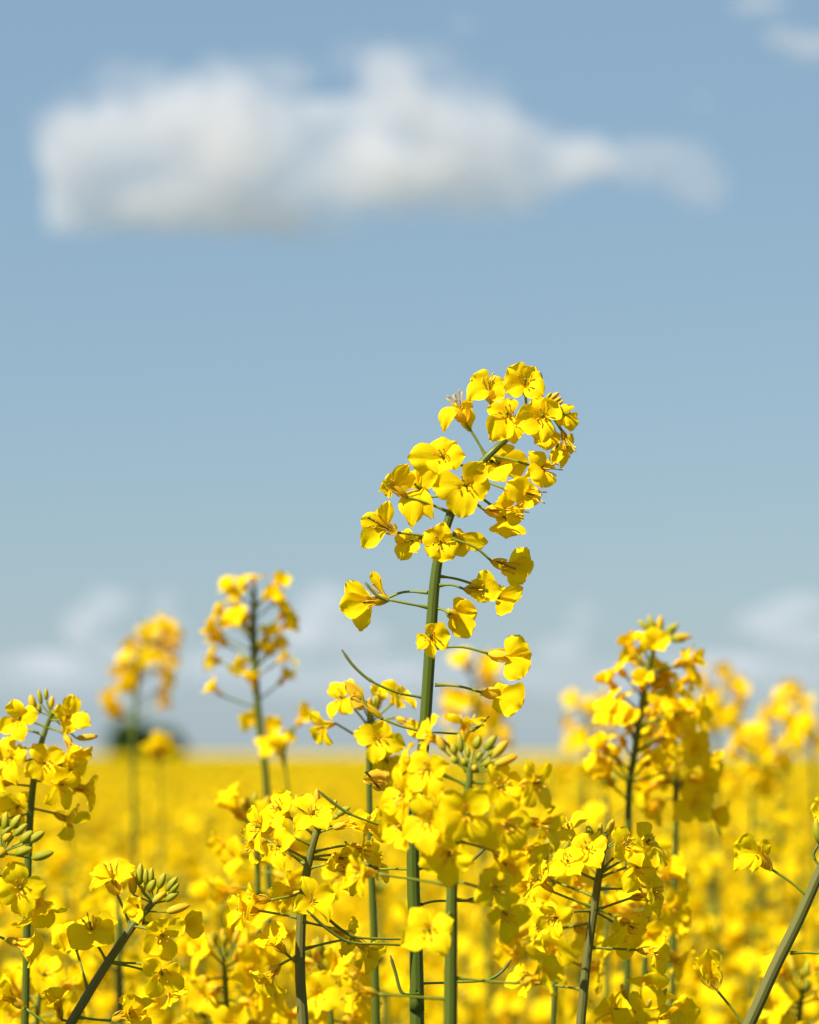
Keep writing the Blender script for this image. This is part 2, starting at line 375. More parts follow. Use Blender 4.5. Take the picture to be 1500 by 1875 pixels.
main_blobs = [(125, 270, 60, 80), (130, 370, 52, 66), (210, 250, 90, 75), (200, 370, 80, 60), (300, 240, 100, 85), (390, 190, 85, 80), (300, 370, 100, 62), (400, 375, 90, 58), (430, 300, 110, 80), (480, 250, 95, 85), (500, 370, 80, 55),
    (580, 240, 90, 60), (580, 335, 90, 58), (650, 230, 90, 65), (712, 130, 56, 50), (720, 210, 85, 65), (690, 320, 110, 68), (835, 165, 30, 30), (850, 240, 95, 62),
    (820, 320, 110, 68), (930, 280, 90, 65), (930, 340, 80, 48), (1010, 300, 62, 52)]
big = cloud(main_blobs + [(1060, 292, 70, 48)], CD, .019, 'large white cumulus cloud stretched across the upper sky', 3)
cloud([(x, y, rx*1.22, ry*1.25) for x, y, rx, ry in main_blobs[::2]] + [(650, 100, 60, 40), (780, 120, 70, 50), (500, 140, 90, 40), (240, 150, 80, 40), (880, 170, 60, 40), (560, 400, 120, 40), (880, 390, 90, 30)], CD, .006, None, 31, 9, .5, big)
cloud([(1080, 285, 70, 42), (1170, 295, 85, 46), (1250, 300, 72, 55), (1290, 345, 50, 45)], CD, .012, 'thin grey tail of cloud right of the large white cloud', 5)
cloud([(1390, 5, 60, 16), (1430, 70, 40, 18), (1490, 85, 60, 26)], CD, .022, 'small cloud cut by the top right corner of the sky', 6)
cloud([(848, 45, 26, 20)], CD, .01, 'faint wisp of cloud above the large white cloud', 7, 4)
cloud([(1285, 185, 20, 17)], CD, .012, 'tiny round wisp of cloud below the corner cloud', 8, 4)
LD = 7000
cloud([(195, 1105, 52, 36), (150, 1150, 40, 42), (90, 1215, 70, 26), (210, 1190, 60, 22)], LD, .010, 'low pale cloud behind the leftmost tall stem', 9, 6)
cloud([(302, 1105, 30, 34), (310, 1160, 40, 30), (380, 1210, 60, 20)], LD, .009, 'small low cloud between the two tall blurred stems at left', 10, 6)
cloud([(600, 1105, 60, 40), (560, 1160, 60, 40), (650, 1170, 70, 36), (700, 1230, 80, 22)], LD, .010, 'low pale cloud just left of the tall sharp stem', 11, 6)
cloud([(1065, 1130, 36, 40), (1030, 1190, 60, 24)], LD, .006, 'faint low cloud right of the tall sharp stem', 12, 6)
cloud([(1460, 1110, 70, 26), (1400, 1140, 60, 26), (1480, 1170, 90, 30), (1330, 1215, 80, 18)], LD, .009, 'low cloud bank at the right edge above the field', 13, 6)

cloud([(x, 1235+12*math.sin(x*.013), 150, 34) for x in range(-150, 1700, 110)], 9000, .0016, 'broad faint band of hazy cloud lying just above the field', 14, 10)

# ------------------------------------------------------------------ far trees on the horizon
def far_tree(px, dist, hgt, wid, seed, label):
    rng = random.Random(seed); base = at(px, 1380, dist); base.z = 0
    e = bpy.data.objects.new('tree', None); C.objects.link(e); e.location = base; tag(e, label, 'tree')
    mb = MB(); o = Vector((0, 0, 0))
    tube(mb, [o, Vector((.1, 0, hgt*.35)), Vector((0, .1, hgt*.8))], [.28, .2, .08], M['stemb'], 8)
    for k in range(6):
        a = rng.uniform(0, 6.28); tube(mb, [Vector((0, 0, hgt*(.25+.07*k))), Vector((math.cos(a)*wid*.35, math.sin(a)*wid*.35, hgt*(.5+.07*k)))], [.1, .03], M['stemb'], 5)
    mb.build('trunk', e)
    cb = MB(); k_ = cb.mat(M['leaf'])
    for i in range(5200):
        while True:
            p = Vector([rng.uniform(-1, 1) for _ in range(3)])
            if .35 < p.length < 1*(.85+.3*noise.noise(p*2+Vector((seed, 0, 0)))): break
        c = Vector((p.x*wid*.5, p.y*wid*.5, hgt*.58+p.z*hgt*.42)); a = Vector([rng.uniform(-1, 1) for _ in range(3)]).normalized(); b = frame(a)[0]; s_ = .26
        n0 = len(cb.v); cb.v += [c-a*s_, c+b*s_*.6, c+a*s_, c-b*s_*.6]; cb.f.append((n0, n0+1, n0+2, n0+3)); cb.mi.append(k_); cb.uv += [(0, 0), (1, 0), (1, 1), (0, 1)]
    cb.build('crown', e)
far_tree(240, 230, 3.9, 3.4, 4, 'dark green tree on the horizon behind the leftmost tall stem')
far_tree(298, 245, 3.5, 3.4, 5, 'smaller dark tree on the horizon just right of the other')

# ================================================================== the tall sharp plant
def facing(T, tip, roll):
    return Matrix.Rotation(R(roll), 3, (tip-T).normalized()) @ CZ
def hflower(pl, b, t, pet, dz=0, tdz=None, cal=17, st=3, pi=2.5, m='petal', ped=None, pdz=0, nsep=4, bend=None):
    """b, t: pixels of flower base and throat; pet: (tip x, tip y, tip depth mm, width px, roll)"""
    if tdz is None: tdz = dz
    B, T = P(b[0], b[1], dz), P(t[0], t[1], tdz)
    tips = []
    for q in pet:
        tip = P(q[0], q[1], tdz+q[2]); tips.append((tip, q[3]*px_m*1.28, facing(T, tip, q[4]), q[5] if len(q) > 5 else .10))
    if ped: pl.ped(P(ped[0], ped[1], pdz), B, bend=P(*bend) if bend else P((ped[0]+b[0])/2, (ped[1]+b[1])/2-2, (pdz+dz)/2))
    return pl.flower(B, T, tips, cal*px_m, st*mm, pi*mm, m, nsep)

stem_px = [(765, 1960, 0), (764, 1850, 0), (762, 1740, 0), (757, 1620, 0), (757, 1520, 0), (765, 1440, 0), (775, 1370, 0), (783, 1260, 0), (790, 1150, 0), (796, 1070, 0), (806, 1005, 0),
           (824, 945, 0), (848, 890, 0), (882, 848, 0), (905, 824, 0), (932, 800, 3), (962, 780, 7), (988, 757, 9), (1000, 741, 9)]
bot = P(*stem_px[0]); rt = Vector((bot.x+.02, bot.y+.01, 0))
A = Plant(rt, 'tall sharp rapeseed plant in the middle, its flowering top bending right against the sky', seed=11, name='rapeseed_plant')
sp = [rt+Vector((0, 0, .02)), rt.lerp(bot, .35)+Vector((.006, 0, 0)), rt.lerp(bot, .75)] + [P(*q) for q in stem_px]
A.stem(sp, [4.2*mm, 3.6*mm, 3.2*mm]+[q*.5*px_m for q in (27, 27, 25, 24, 23, 22, 22, 21.5, 21, 20, 18, 16.5, 15.5, 14.5, 13.5, 12, 11, 8, 6)])
F = lambda *a, **k: hflower(A, *a, **k)
# top bunch
F((852, 773), (840, 744), [(812, 793, -2, 27, 30, .5), (861, 792, 3, 27, -20, .5), (868, 746, 3, 20, 10), (828, 752, 4, 16, 10)], cal=27, st=5, ped=(889, 834))
F((900, 738), (896, 712), [(864, 687, 0, 36, 0), (856, 735, -4, 36, 20), (924, 696, 2, 28, -15), (925, 728, -3, 30, 10)], cal=20, st=5, ped=(912, 800), pdz=4)
F((962, 722), (962, 704), [(929, 673, -2, 40, 0), (922, 716, -3, 36, 10), (980, 671, -1, 34, 0), (996, 726, -4, 38, -10)], dz=-1, tdz=-4, cal=16, st=4, ped=(966, 775), pdz=7)
F((940, 775), (932, 762), [(889, 749, -1, 24, 30), (928, 728, 1, 32, 0), (898, 809, -3, 46, 0), (942, 815, -2, 40, -10)], dz=-5, tdz=-9, st=3, ped=(945, 792), pdz=3)
F((998, 772), (995, 764), [(941, 776, -2, 46, 0), (976, 729, 0, 30, 0), (1024, 738, 0, 38, 0), (992, 812, -3, 36, 10)], dz=-8, tdz=-13, st=4, ped=(970, 776), pdz=7)
F((1020, 762), (1035, 758), [(1051, 772, 1, 28, 20), (1034, 739, 1, 26, -20), (1046, 790, 0, 28, -30), (1024, 780, -2, 24, 10)], dz=4, tdz=0, st=0, ped=(990, 756), pdz=9)
F((1003, 783), (1004, 790), [(979, 812, -3, 34, 10), (1015, 818, -2, 30, -20), (998, 825, 2, 26, 20), (1024, 806, 2, 22, 40)], dz=5, tdz=0, st=0, ped=(985, 765), pdz=8)
F((1030, 790), (1036, 806), [(1012, 852, -1, 17, 30), (1026, 858, 1, 14, -30), (1049, 795, 1, 20, 40, .4), (1046, 832, 2, 18, 20)], dz=2, tdz=0, st=6, cal=10, ped=(1002, 752), pdz=9)
F((1022, 800), (1020, 815), [(1014, 850, 2, 22, 30), (1038, 838, 1, 22, 0)], dz=8, st=0, cal=10, ped=(998, 756), pdz=9)
for (x0, y0, x1, y1, w_, mm_) in ((1000, 737, 1024, 718, 12, 'budy'), (1003, 742, 1029, 727, 12, 'budy'), (1008, 746, 1032, 734, 11, 'budy'), (990, 702, 988, 679, 10, 'bud'), (996, 738, 1010, 718, 8, 'bud'), (1000, 748, 1016, 738, 8, 'bud')):
    A.bud(P(x0, y0, 6), P(x1, y1, 4), w_*px_m, mm_, P(996, 748, 9))
# second tier, right side
F((918, 856), (912, 849), [(969, 848, 6, 44, 15), (926, 881, -6, 40, 10), (893, 866, -3, 24, 0), (944, 822, 8, 36, 0), (886, 838, 6, 26, 0)], dz=6, tdz=2, st=2, ped=(900, 845), pdz=0)
F((975, 854), (995, 857), [(966, 826, -3, 28, 0, .3), (962, 874, -7, 30, 10, .3), (993, 894, -3, 36, 0, .2), (1004, 843, 4, 26, 0)], dz=-6, tdz=-9, st=6, ped=(905, 835), pdz=-1)
F((924, 895), (966, 903), [(926, 884, -5, 40, 0, .2), (950, 934, -3, 24, 0, .2), (981, 890, 1, 30, 0), (984, 924, 0, 26, 10)], dz=-5, tdz=-9, cal=14, st=6, ped=(874, 880), pdz=-1)
F((889, 935), (925, 935), [(924, 899, -3, 26, 0, .2), (958, 952, -2, 32, 0), (902, 925, -5, 20, 50, .3), (926, 946, -6, 26, 0)], dz=-4, tdz=-8, cal=20, st=8, ped=(842, 905), pdz=0)
F((900, 925), (928, 950), [(926, 984, -4, 56, 0, .1), (955, 930, 2, 26, 20), (905, 942, 4, 18, 20)], dz=4, tdz=2, cal=12, st=0, ped=(850, 893), pdz=0)
# big open flower in front of the stem
F((866, 896), (853, 889), [(791, 893, 0, 42, 0), (888, 845, -2, 38, 10), (899, 888, -1, 46, 0), (844, 951, -1, 44, 0)], dz=-10, tdz=-17, st=3, ped=(842, 915), pdz=-1)
# left side
F((822, 846), (812, 838), [(746, 838, -2, 42, 0), (801, 868, -5, 42, 15), (810, 799, 2, 36, 0), (838, 808, 2, 24, 20), (853, 834, -2, 40, -10)], dz=-3, tdz=-8, cal=12, st=3, ped=(872, 863), pdz=0, nsep=3)
F((746, 910), (718, 890), [(750, 850, 0, 24, 20, .3), (702, 880, -2, 34, 0), (762, 872, 4, 34, 20), (706, 908, 3, 26, 20)], dz=-2, tdz=-3, cal=13, st=2, ped=(823, 938), pdz=-1)
F((785, 910), (768, 894), [(744, 866, 2, 34, 0), (800, 861, 2, 38, 0), (754, 967, -6, 42, 0, .3), (795, 953, -4, 30, 10, .3)], dz=4, tdz=3, cal=16, st=0, ped=(826, 912), pdz=2)
F((726, 975), (707, 965), [(712, 916, 0, 26, 20), (659, 951, -1, 30, 0), (662, 1005, -1, 32, 0), (690, 932, 2, 24, 20)], dz=-3, tdz=-5, cal=20, st=6, pi=9, ped=(818, 990), pdz=-1)
F((774, 986), (757, 989), [(722, 986, 1, 22, 20), (731, 1026, -1, 28, 0), (762, 1013, -3, 22, 20), (740, 970, 4, 20, 0)], dz=3, tdz=0, st=0, ped=(812, 985), pdz=0)
F((812, 985), (806, 993), [(813, 954, -1, 26, 10), (776, 973, 0, 30, 0), (787, 1021, -2, 34, 0), (832, 1023, -2, 40, 0), (828, 975, -3, 20, 30)], dz=-8, tdz=-14, st=2, ped=(806, 1000), pdz=-2)
F((832, 978), (836, 984), [(894, 993, 2, 28, 0), (850, 1020, -1, 28, 0), (846, 970, 2, 18, 0), (826, 1005, 0, 24, 0)], dz=6, tdz=8, st=2, ped=(818, 985), pdz=2)
F((900, 1027), (931, 1038), [(968, 1003, 1, 30, 0), (979, 1032, 0, 30, 10), (961, 1068, -1, 38, 0), (920, 1052, 3, 12, 20)], dz=-2, tdz=-4, cal=17, st=3, ped=(824, 985), pdz=-1, bend=(868, 1001, -3))
F((851, 1079), (880, 1080), [(892, 1042, 1, 26, 10), (919, 1082, -2, 32, 0), (873, 1102, -2, 28, 0), (864, 1062, 2, 20, 0)], dz=-4, tdz=-7, cal=18, st=2, ped=(805, 1072), pdz=-2, bend=(828, 1071, -3))
F((868, 1070), (911, 1094), [(958, 1074, 1, 28, 10), (937, 1119, -2, 40, 0), (920, 1072, 4, 22, 0)], dz=8, tdz=9, cal=15, st=0, ped=(803, 1055), pdz=2, bend=(836, 1060, 5))
F((823, 1123), (832, 1124), [(875, 1120, 0, 42, 0), (856, 1098, 3, 32, 0), (861, 1169, -2, 38, 10), (830, 1158, 1, 18, 30)], dz=-6, tdz=2, cal=14, st=0, ped=(800, 1114), pdz=0)
F((797, 1180), (789, 1168), [(826, 1162, -1, 42, 0), (799, 1141, 0, 26, 0), (761, 1178, 0, 22, 20), (795, 1207, -1, 20, 40), (764, 1190, -3, 16, 30)], dz=-8, tdz=-14, cal=14, st=4, ped=(790, 1190), pdz=-2)
F((712, 1098), (678, 1101), [(634, 1064, 1, 28, 0), (620, 1113, -1, 40, 0), (660, 1158, 1, 28, 0), (652, 1082, 3, 26, 20)], dz=-2, tdz=-3, cal=17, st=2, ped=(783, 1112), pdz=0, bend=(745, 1105, -2))
F((708, 1096), (700, 1086), [(680, 1046, 0, 17, 20)], dz=2, cal=6, st=5, pi=0, nsep=2, ped=(783, 1085), pdz=0, bend=(740, 1084, 2))
pp = MB(); tube(pp, spline([P(712, 1100, -4), P(690, 1090, -4), P(669, 1067, -3)], 4), [.5*mm]*3+[.65*mm]*5+[.5*mm], M['pod'], 6); A.part(pp, 'pistil')
F((895, 1197), (930, 1204), [(954, 1163, 1, 38, 0), (975, 1197, 2, 30, 10), (957, 1243, -2, 44, 0), (962, 1222, 2, 30, 0)], dz=-2, tdz=-3, cal=20, st=0, pi=0, ped=(800, 1186), pdz=0, bend=(848, 1185, -2))
F((882, 1268), (916, 1271), [(915, 1249, 2, 20, 10), (957, 1294, -2, 56, 0), (912, 1306, 3, 26, 0), (948, 1268, 2, 30, 10)], dz=-2, tdz=-3, cal=18, st=0, pi=0, ped=(797, 1254), pdz=0, bend=(842, 1257, -1))
# wilted flowers on young pods
F((700, 1316), (668, 1288), [(631, 1247, 0, 20, 30), (640, 1280, -1, 24, 10), (640, 1252, 2, 26, 40), (652, 1298, 1, 16, 0)], m='old', cal=12, st=0, nsep=3, ped=(771, 1338), bend=(735, 1330, 0))
F((698, 1445), (690, 1436), [(714, 1414, 0, 24, 0, .5), (672, 1418, 1, 28, 20, .5), (686, 1408, -2, 34, 0, .6), (706, 1432, -4, 26, 30, .5)], dz=-8, tdz=-10, m='old', cal=14, st=0, pi=9, ped=(764, 1470), pdz=-2)
# pods
A.pod([P(772, 1277, 0), P(727, 1268, -3), P(680, 1247, -5), (P(648, 1220, -5)), P(626, 1190, -4)], joint=.5)
A.pod([P(748, 1523, -1), P(700, 1512, -4), P(640, 1490, -7), P(605, 1466, -8), P(583, 1448, -8)], joint=.5)
A.pod([P(748, 1592, 0), P(720, 1591, 6), P(690, 1590, 10), P(655, 1572, 14), P(632, 1541, 16)], joint=.5)
A.pod([P(749, 1720, -1), P(700, 1719, -4), P(648, 1715, -8), P(612, 1692, -10), P(580, 1660, -11)], joint=.5)
A.pod([P(750, 1731, -3), P(700, 1729, -8), P(640, 1725, -12), P(598, 1700, -14), P(562, 1667, -16)], joint=.5)
A.pod([P(765, 1820, -3), P(748, 1821, -8), P(734, 1815, -10), P(724, 1780, -10), P(715, 1750, -10)], joint=.45)
A.pod([P(772, 1801, 2), P(830, 1799, 6), P(890, 1795, 8), P(918, 1780, 9), P(936, 1758, 9)], joint=.55)
A.pod([P(768, 1591, 2), P(790, 1589, 8), P(830, 1588, 16), P(865, 1575, 22), P(900, 1540, 26)], joint=.5)
A.pod([P(772, 1656, 2), P(800, 1650, 8), P(860, 1648, 14), P(905, 1625, 18), P(941, 1598, 20)], joint=.5)
A.pod([P(775, 1341, -2), P(800, 1341, -1), P(840, 1343, 6), P(870, 1335, 8), P(895, 1312, 10)], joint=.7)
for k in range(9):
    z_ = .25+.1*k; q = rt.lerp(bot, z_/1.35); a = 2.4*k
    A.leaf(Vector((q.x, q.y, z_)), Vector((math.cos(a), math.sin(a), .5)), .16-.01*k, .05-.003*k)

# ================================================================== the other near plants
def near_plant(label, stem, radii, seed, d, m='stem', detail=2, low=None, leaves=4, group=None):
    """stem: photograph pixels from the frame's foot up to the tip, d metres from the camera"""
    b = at(*stem[0], d); b2 = at(*stem[1], d); low = low if low is not None else (b-b2).x*3
    r = Vector((b.x+low, b.y+.01, 0)); pl = Plant(r, label, group, seed, detail, d)
    t_ = (b2-b).normalized(); t2 = (t_+Vector((0, 0, 1))).normalized(); b3 = b-t_*.05; b4 = b3-t2*.12; b5 = b4-Vector((0, 0, .25))
    r = Vector((b5.x, b5.y, 0)); pl.root = r; pl.e.location = r
    pts = [r+Vector((0, 0, .02)), r.lerp(b5, .5), b5, b4, b3] + [at(x, y, d) for x, y in stem]
    s_ = d/FPX; pl.stem(pts, [4*mm, 4*mm, radii[0]*s_*.6, radii[0]*s_*.55, radii[0]*s_*.5]+[q*s_*.5 for q in radii], m, 12 if detail == 2 else 7)
    for k in range(leaves):
        q = r.lerp(b, .3+.13*k); a = 2.4*k+seed; pl.leaf(q, Vector((math.cos(a), math.sin(a), .5)), .12, .04)
    return pl

# leaning plant at the lower left
B_ = near_plant('sharp rapeseed raceme leaning right at the lower left, green buds at its tip', [(100, 1930), (132, 1870), (185, 1782), (240, 1700), (272, 1662), (290, 1645)], [17, 17, 16, 15, 12, 8], 21, 1.27, 'stemb', low=-.03)
hflower(B_, (214, 1637), (207, 1606), [(162, 1600, 0, 24, 52), (163, 1632, -5, 22, 40), (250, 1587, 3, 28, -50), (242, 1607, -5, 24, -35)], dz=-20, tdz=-22, cal=28, st=6, ped=(238, 1694), pdz=-20)
hflower(B_, (172, 1722), (167, 1700), [(131, 1738, -5, 46, 0), (217, 1688, 2, 30, -30), (207, 1728, -3, 46, -10), (140, 1690, 5, 26, 30)], dz=-22, tdz=-25, cal=18, st=5, ped=(196, 1762), pdz=-20)
hflower(B_, (140, 1740), (138, 1712), [(95, 1732, -2, 46, 5), (118, 1742, -3, 36, 0), (160, 1700, 4, 26, 0), (115, 1695, 6, 24, 10)], dz=-14, tdz=-15, cal=16, st=3, ped=(160, 1810), pdz=-20)
B_.pflower(288, 1705, (.35, -.1, .95), 238, 1695, -.006, 1.0, 84, 35)
B_.pflower(285, 1768, (.4, -.35, .8), 207, 1763, -.008, 1.0, 80, 60)
hflower(B_, (318, 1697), (334, 1694), [(370, 1669, 0, 24, 15, .0), (375, 1704, -2, 34, 0, .0), (366, 1682, 3, 30, 0, .0)], dz=-12, cal=26, st=0, pi=0, ped=(262, 1690), pdz=-20)
B_.pflower(300, 1790, (.5, -.8, .2), 210, 1763, .004, .8, 55, 10)
B_.pflower(262, 1662, (-.35, .25, .9), 262, 1685, -.006, .72, 45, 30)
B_.pflower(205, 1868, (.8, .35, .35), 145, 1863, -.002, 1.1, 60, 20)
B_.pflower(112, 1865, (-.2, .9, .3), 140, 1868, .004, .9, 35, 20)
for (x0, y0, x1, y1, w_, y_) in ((244, 1638, 242, 1600, 17, 1), (254, 1622, 258, 1580, 15, 0), (267, 1620, 267, 1590, 13, 0), (276, 1618, 278, 1588, 12, 0), (272, 1634, 284, 1608, 16, 0), (290, 1628, 302, 1598, 15, 0), (303, 1632, 325, 1605, 14, 0),
                                 (310, 1636, 328, 1616, 14, 0), (302, 1650, 328, 1633, 14, 0), (280, 1652, 305, 1632, 15, 1), (305, 1670, 348, 1657, 17, 1), (262, 1636, 262, 1612, 10, 0)):
    B_.bud(at(x0, y0, B_.d), at(x1, y1, B_.d), w_*px_m, 'budy' if y_ else 'bud', at(282, 1655, B_.d) if x0 != 305 else at(266, 1669, B_.d))

# bud cluster poking in from the left edge
C_ = near_plant('green bud cluster of a rapeseed plant reaching in from the left edge, mid height', [(-120, 1930), (-90, 1780), (-50, 1660), (-20, 1590), (5, 1560)], [15, 15, 14, 12, 8], 22, 1.245, low=-.02)
for (x0, y0, x1, y1, w_, y_) in ((8, 1522, 12, 1486, 15, 0), (20, 1518, 38, 1492, 17, 0), (26, 1530, 50, 1508, 15, 0), (6, 1540, 22, 1524, 17, 1), (38, 1542, 60, 1522, 19, 0), (52, 1542, 82, 1522, 17, 0), (28, 1564, 60, 1552, 18, 0), (58, 1572, 99, 1560, 18, 0), (-6, 1565, 12, 1556, 22, 1), (-12, 1530, 0, 1495, 15, 0), (2, 1530, 24, 1510, 13, 0)):
    C_.bud(at(x0, y0, C_.d), at(x1, y1, C_.d), w_*px_m, 'budy' if y_ else 'bud', at(2, 1562, C_.d))
C_.pflower(38, 1625, (.1, .1, 1), -30, 1618, .01, 1.1, 70, 20)
C_.pflower(62, 1622, (.3, -.7, .4), -20, 1600, .015, 1.2, 60, 40)
C_.pflower(10, 1720, (.9, -.2, .2), -50, 1690, .01, 1.0, 50, 20)
C_.pflower(-10, 1640, (-.2, .2, .9), -40, 1650, .02, 1.1, 80, 20)

# left corner flower
N_ = near_plant('single half-closed flower on a thin stalk in the bottom left corner', [(140, 1990), (132, 1930), (128, 1905)], [12, 11, 9], 23, 1.27, low=0)
N_.pflower(46, 1846, (-.85, .6, .1), 128, 1908, .0, 1.05, 48, 20)
N_.pflower(240, 1890, (.2, .9, .2), 130, 1905, .004, 1.1, 60, 20)

# blurred plant at the left edge with buds against the sky
D_ = near_plant('soft-focus rapeseed plant at the left edge with spreading buds above the horizon', [(44, 1930), (48, 1780), (50, 1640), (55, 1500), (66, 1400), (84, 1335), (98, 1300)], [15, 14, 14, 13, 12, 9, 7], 24, 1.385)
for (x0, y0, x1, y1, w_, y_) in ((62, 1300, 56, 1272, 15, 1), (76, 1290, 70, 1262, 9, 0), (85, 1282, 84, 1260, 9, 0), (93, 1298, 96, 1274, 11, 1), (112, 1298, 128, 1284, 11, 0), (124, 1292, 142, 1275, 11, 0), (130, 1318, 158, 1302, 12, 0), (134, 1330, 156, 1326, 10, 1), (140, 1352, 180, 1348, 13, 1), (74, 1304, 68, 1288, 10, 0), (100, 1306, 108, 1290, 9, 1)):
    D_.bud(at(x0, y0, D_.d), at(x1, y1, D_.d), w_*1.1*px_m, 'budy' if y_ else 'bud', at(94, 1312, D_.d))
for (x, y, a, sx, sy, o) in ((48, 1318, (-.3, .1, .9), 86, 1332, 80), (20, 1330, (-.9, .1, .3), 80, 1345, 60), (112, 1318, (.5, .3, .8), 92, 1318, 60), (118, 1345, (.5, -.8, .3), 86, 1332, 60), (0, 1370, (-.8, -.2, .4), 74, 1370, 70),
                             (36, 1395, (-.4, .3, .8), 70, 1385, 80), (78, 1400, (.2, .2, .9), 66, 1400, 80), (20, 1435, (-.7, .2, .6), 60, 1440, 80), (92, 1432, (.7, -.1, .6), 62, 1430, 70), (40, 1470, (-.2, -.2, 1), 57, 1465, 80), (100, 1490, (.8, -.3, .3), 57, 1480, 60), (10, 1500, (-.8, -.3, .3), 55, 1490, 60), (108, 1400, (.8, -.3, .5), 70, 1385, 80), (130, 1440, (.9, -.2, -.2), 64, 1410, 70)):
    D_.pflower(x, y, a, sx, sy, D_.rng.uniform(-.012, .02), 1.05, o)

# plant left of the tall one
E_ = near_plant('sharp rapeseed plant left of the tall stem, dense flower head topped with green buds', [(556, 1960), (555, 1870), (550, 1790), (551, 1700), (558, 1620), (572, 1550), (588, 1505)], [21, 20, 19, 18, 16, 14, 10], 25, 1.30, 'stemb')
for (x0, y0, x1, y1, w_, y_) in ((553, 1484, 542, 1455, 14, 0), (566, 1484, 560, 1462, 10, 0), (571, 1486, 570, 1453, 12, 0), (581, 1480, 580, 1444, 14, 1), (588, 1490, 590, 1471, 12, 0), (596, 1486, 606, 1464, 13, 0), (606, 1486, 616, 1464, 12, 0), (614, 1494, 642, 1477, 15, 0), (610, 1500, 625, 1488, 10, 0)):
    E_.bud(at(x0, y0, E_.d), at(x1, y1, E_.d), w_*px_m, 'budy' if y_ else 'bud', at(586, 1506, E_.d))
for (x, y, a, sx, sy, dz, o, sp_) in ((575, 1508, (0, .75, .65), 583, 1520, -.012, 88, 45), (530, 1496, (-.5, .5, .5), 578, 1530, .004, 80, 10), (500, 1520, (-.75, .2, .5), 572, 1548, -.006, 86, 30), (528, 1556, (-.55, .3, .75), 560, 1572, -.012, 80, 15),
        (488, 1540, (-.9, -.1, .1), 560, 1584, .008, 80, 40), (610, 1516, (.9, .25, .1), 584, 1524, -.002, 28, 20), (640, 1510, (.95, .05, .1), 586, 1516, .01, 45, 40), (608, 1566, (.6, -.1, .8), 570, 1570, .004, 70, 15), (640, 1548, (.8, -.2, .3), 575, 1560, .012, 80, 30),
        (612, 1584, (.8, -.3, .4), 566, 1590, -.004, 75, 25), (494, 1648, (-1, .1, .25), 551, 1636, -.004, 62, 20), (474, 1668, (-1, .05, .3), 543, 1680, .0, 66, 50), (560, 1665, (.45, .55, .6), 556, 1690, -.016, 72, 20),
        (523, 1745, (-.5, .6, .4), 548, 1768, -.004, 60, 20), (512, 1768, (-.55, -.5, .5), 543, 1752, .004, 70, 50), (650, 1720, (.6, -.5, .3), 556, 1738, .01, 65, 20), (606, 1700, (.8, -.3, .4), 556, 1688, .016, 80, 20), (560, 1640, (-.6, .1, -.3), 560, 1640, .015, 60, 20), (660, 1580, (.9, .1, .3), 572, 1572, .02, 80, 20)):
    E_.pflower(x, y, a, sx, sy, dz, 1.0, o, sp_)

# plant just in front of the tall one
F_ = near_plant('slightly blurred rapeseed head just in front of the tall stem, crowned with plump green buds', [(822, 1960), (825, 1860), (826, 1740), (829, 1600), (842, 1510), (858, 1440), (862, 1400)], [26, 25, 23, 20, 17, 14, 9], 26, 1.18)
for (x0, y0, x1, y1, w_, y_) in ((845, 1378, 840, 1342, 13, 0), (834, 1382, 828, 1360, 12, 0), (870, 1372, 878, 1346, 15, 0), (888, 1374, 908, 1346, 16, 0), (900, 1388, 930, 1356, 17, 1), (892, 1384, 915, 1366, 12, 0), (906, 1400, 948, 1384, 17, 1), (884, 1402, 900, 1392, 12, 0), (815, 1376, 800, 1346, 13, 1),
                                 (858, 1388, 856, 1366, 9, 0), (872, 1392, 882, 1376, 10, 0), (838, 1398, 826, 1384, 12, 0), (866, 1412, 872, 1400, 12, 1), (890, 1412, 912, 1404, 12, 0), (852, 1402, 848, 1388, 10, 0)):
    F_.bud(at(x0, y0, F_.d), at(x1, y1, F_.d), w_*px_m*1.05, 'budy' if y_ else 'bud', at(860, 1416, F_.d))
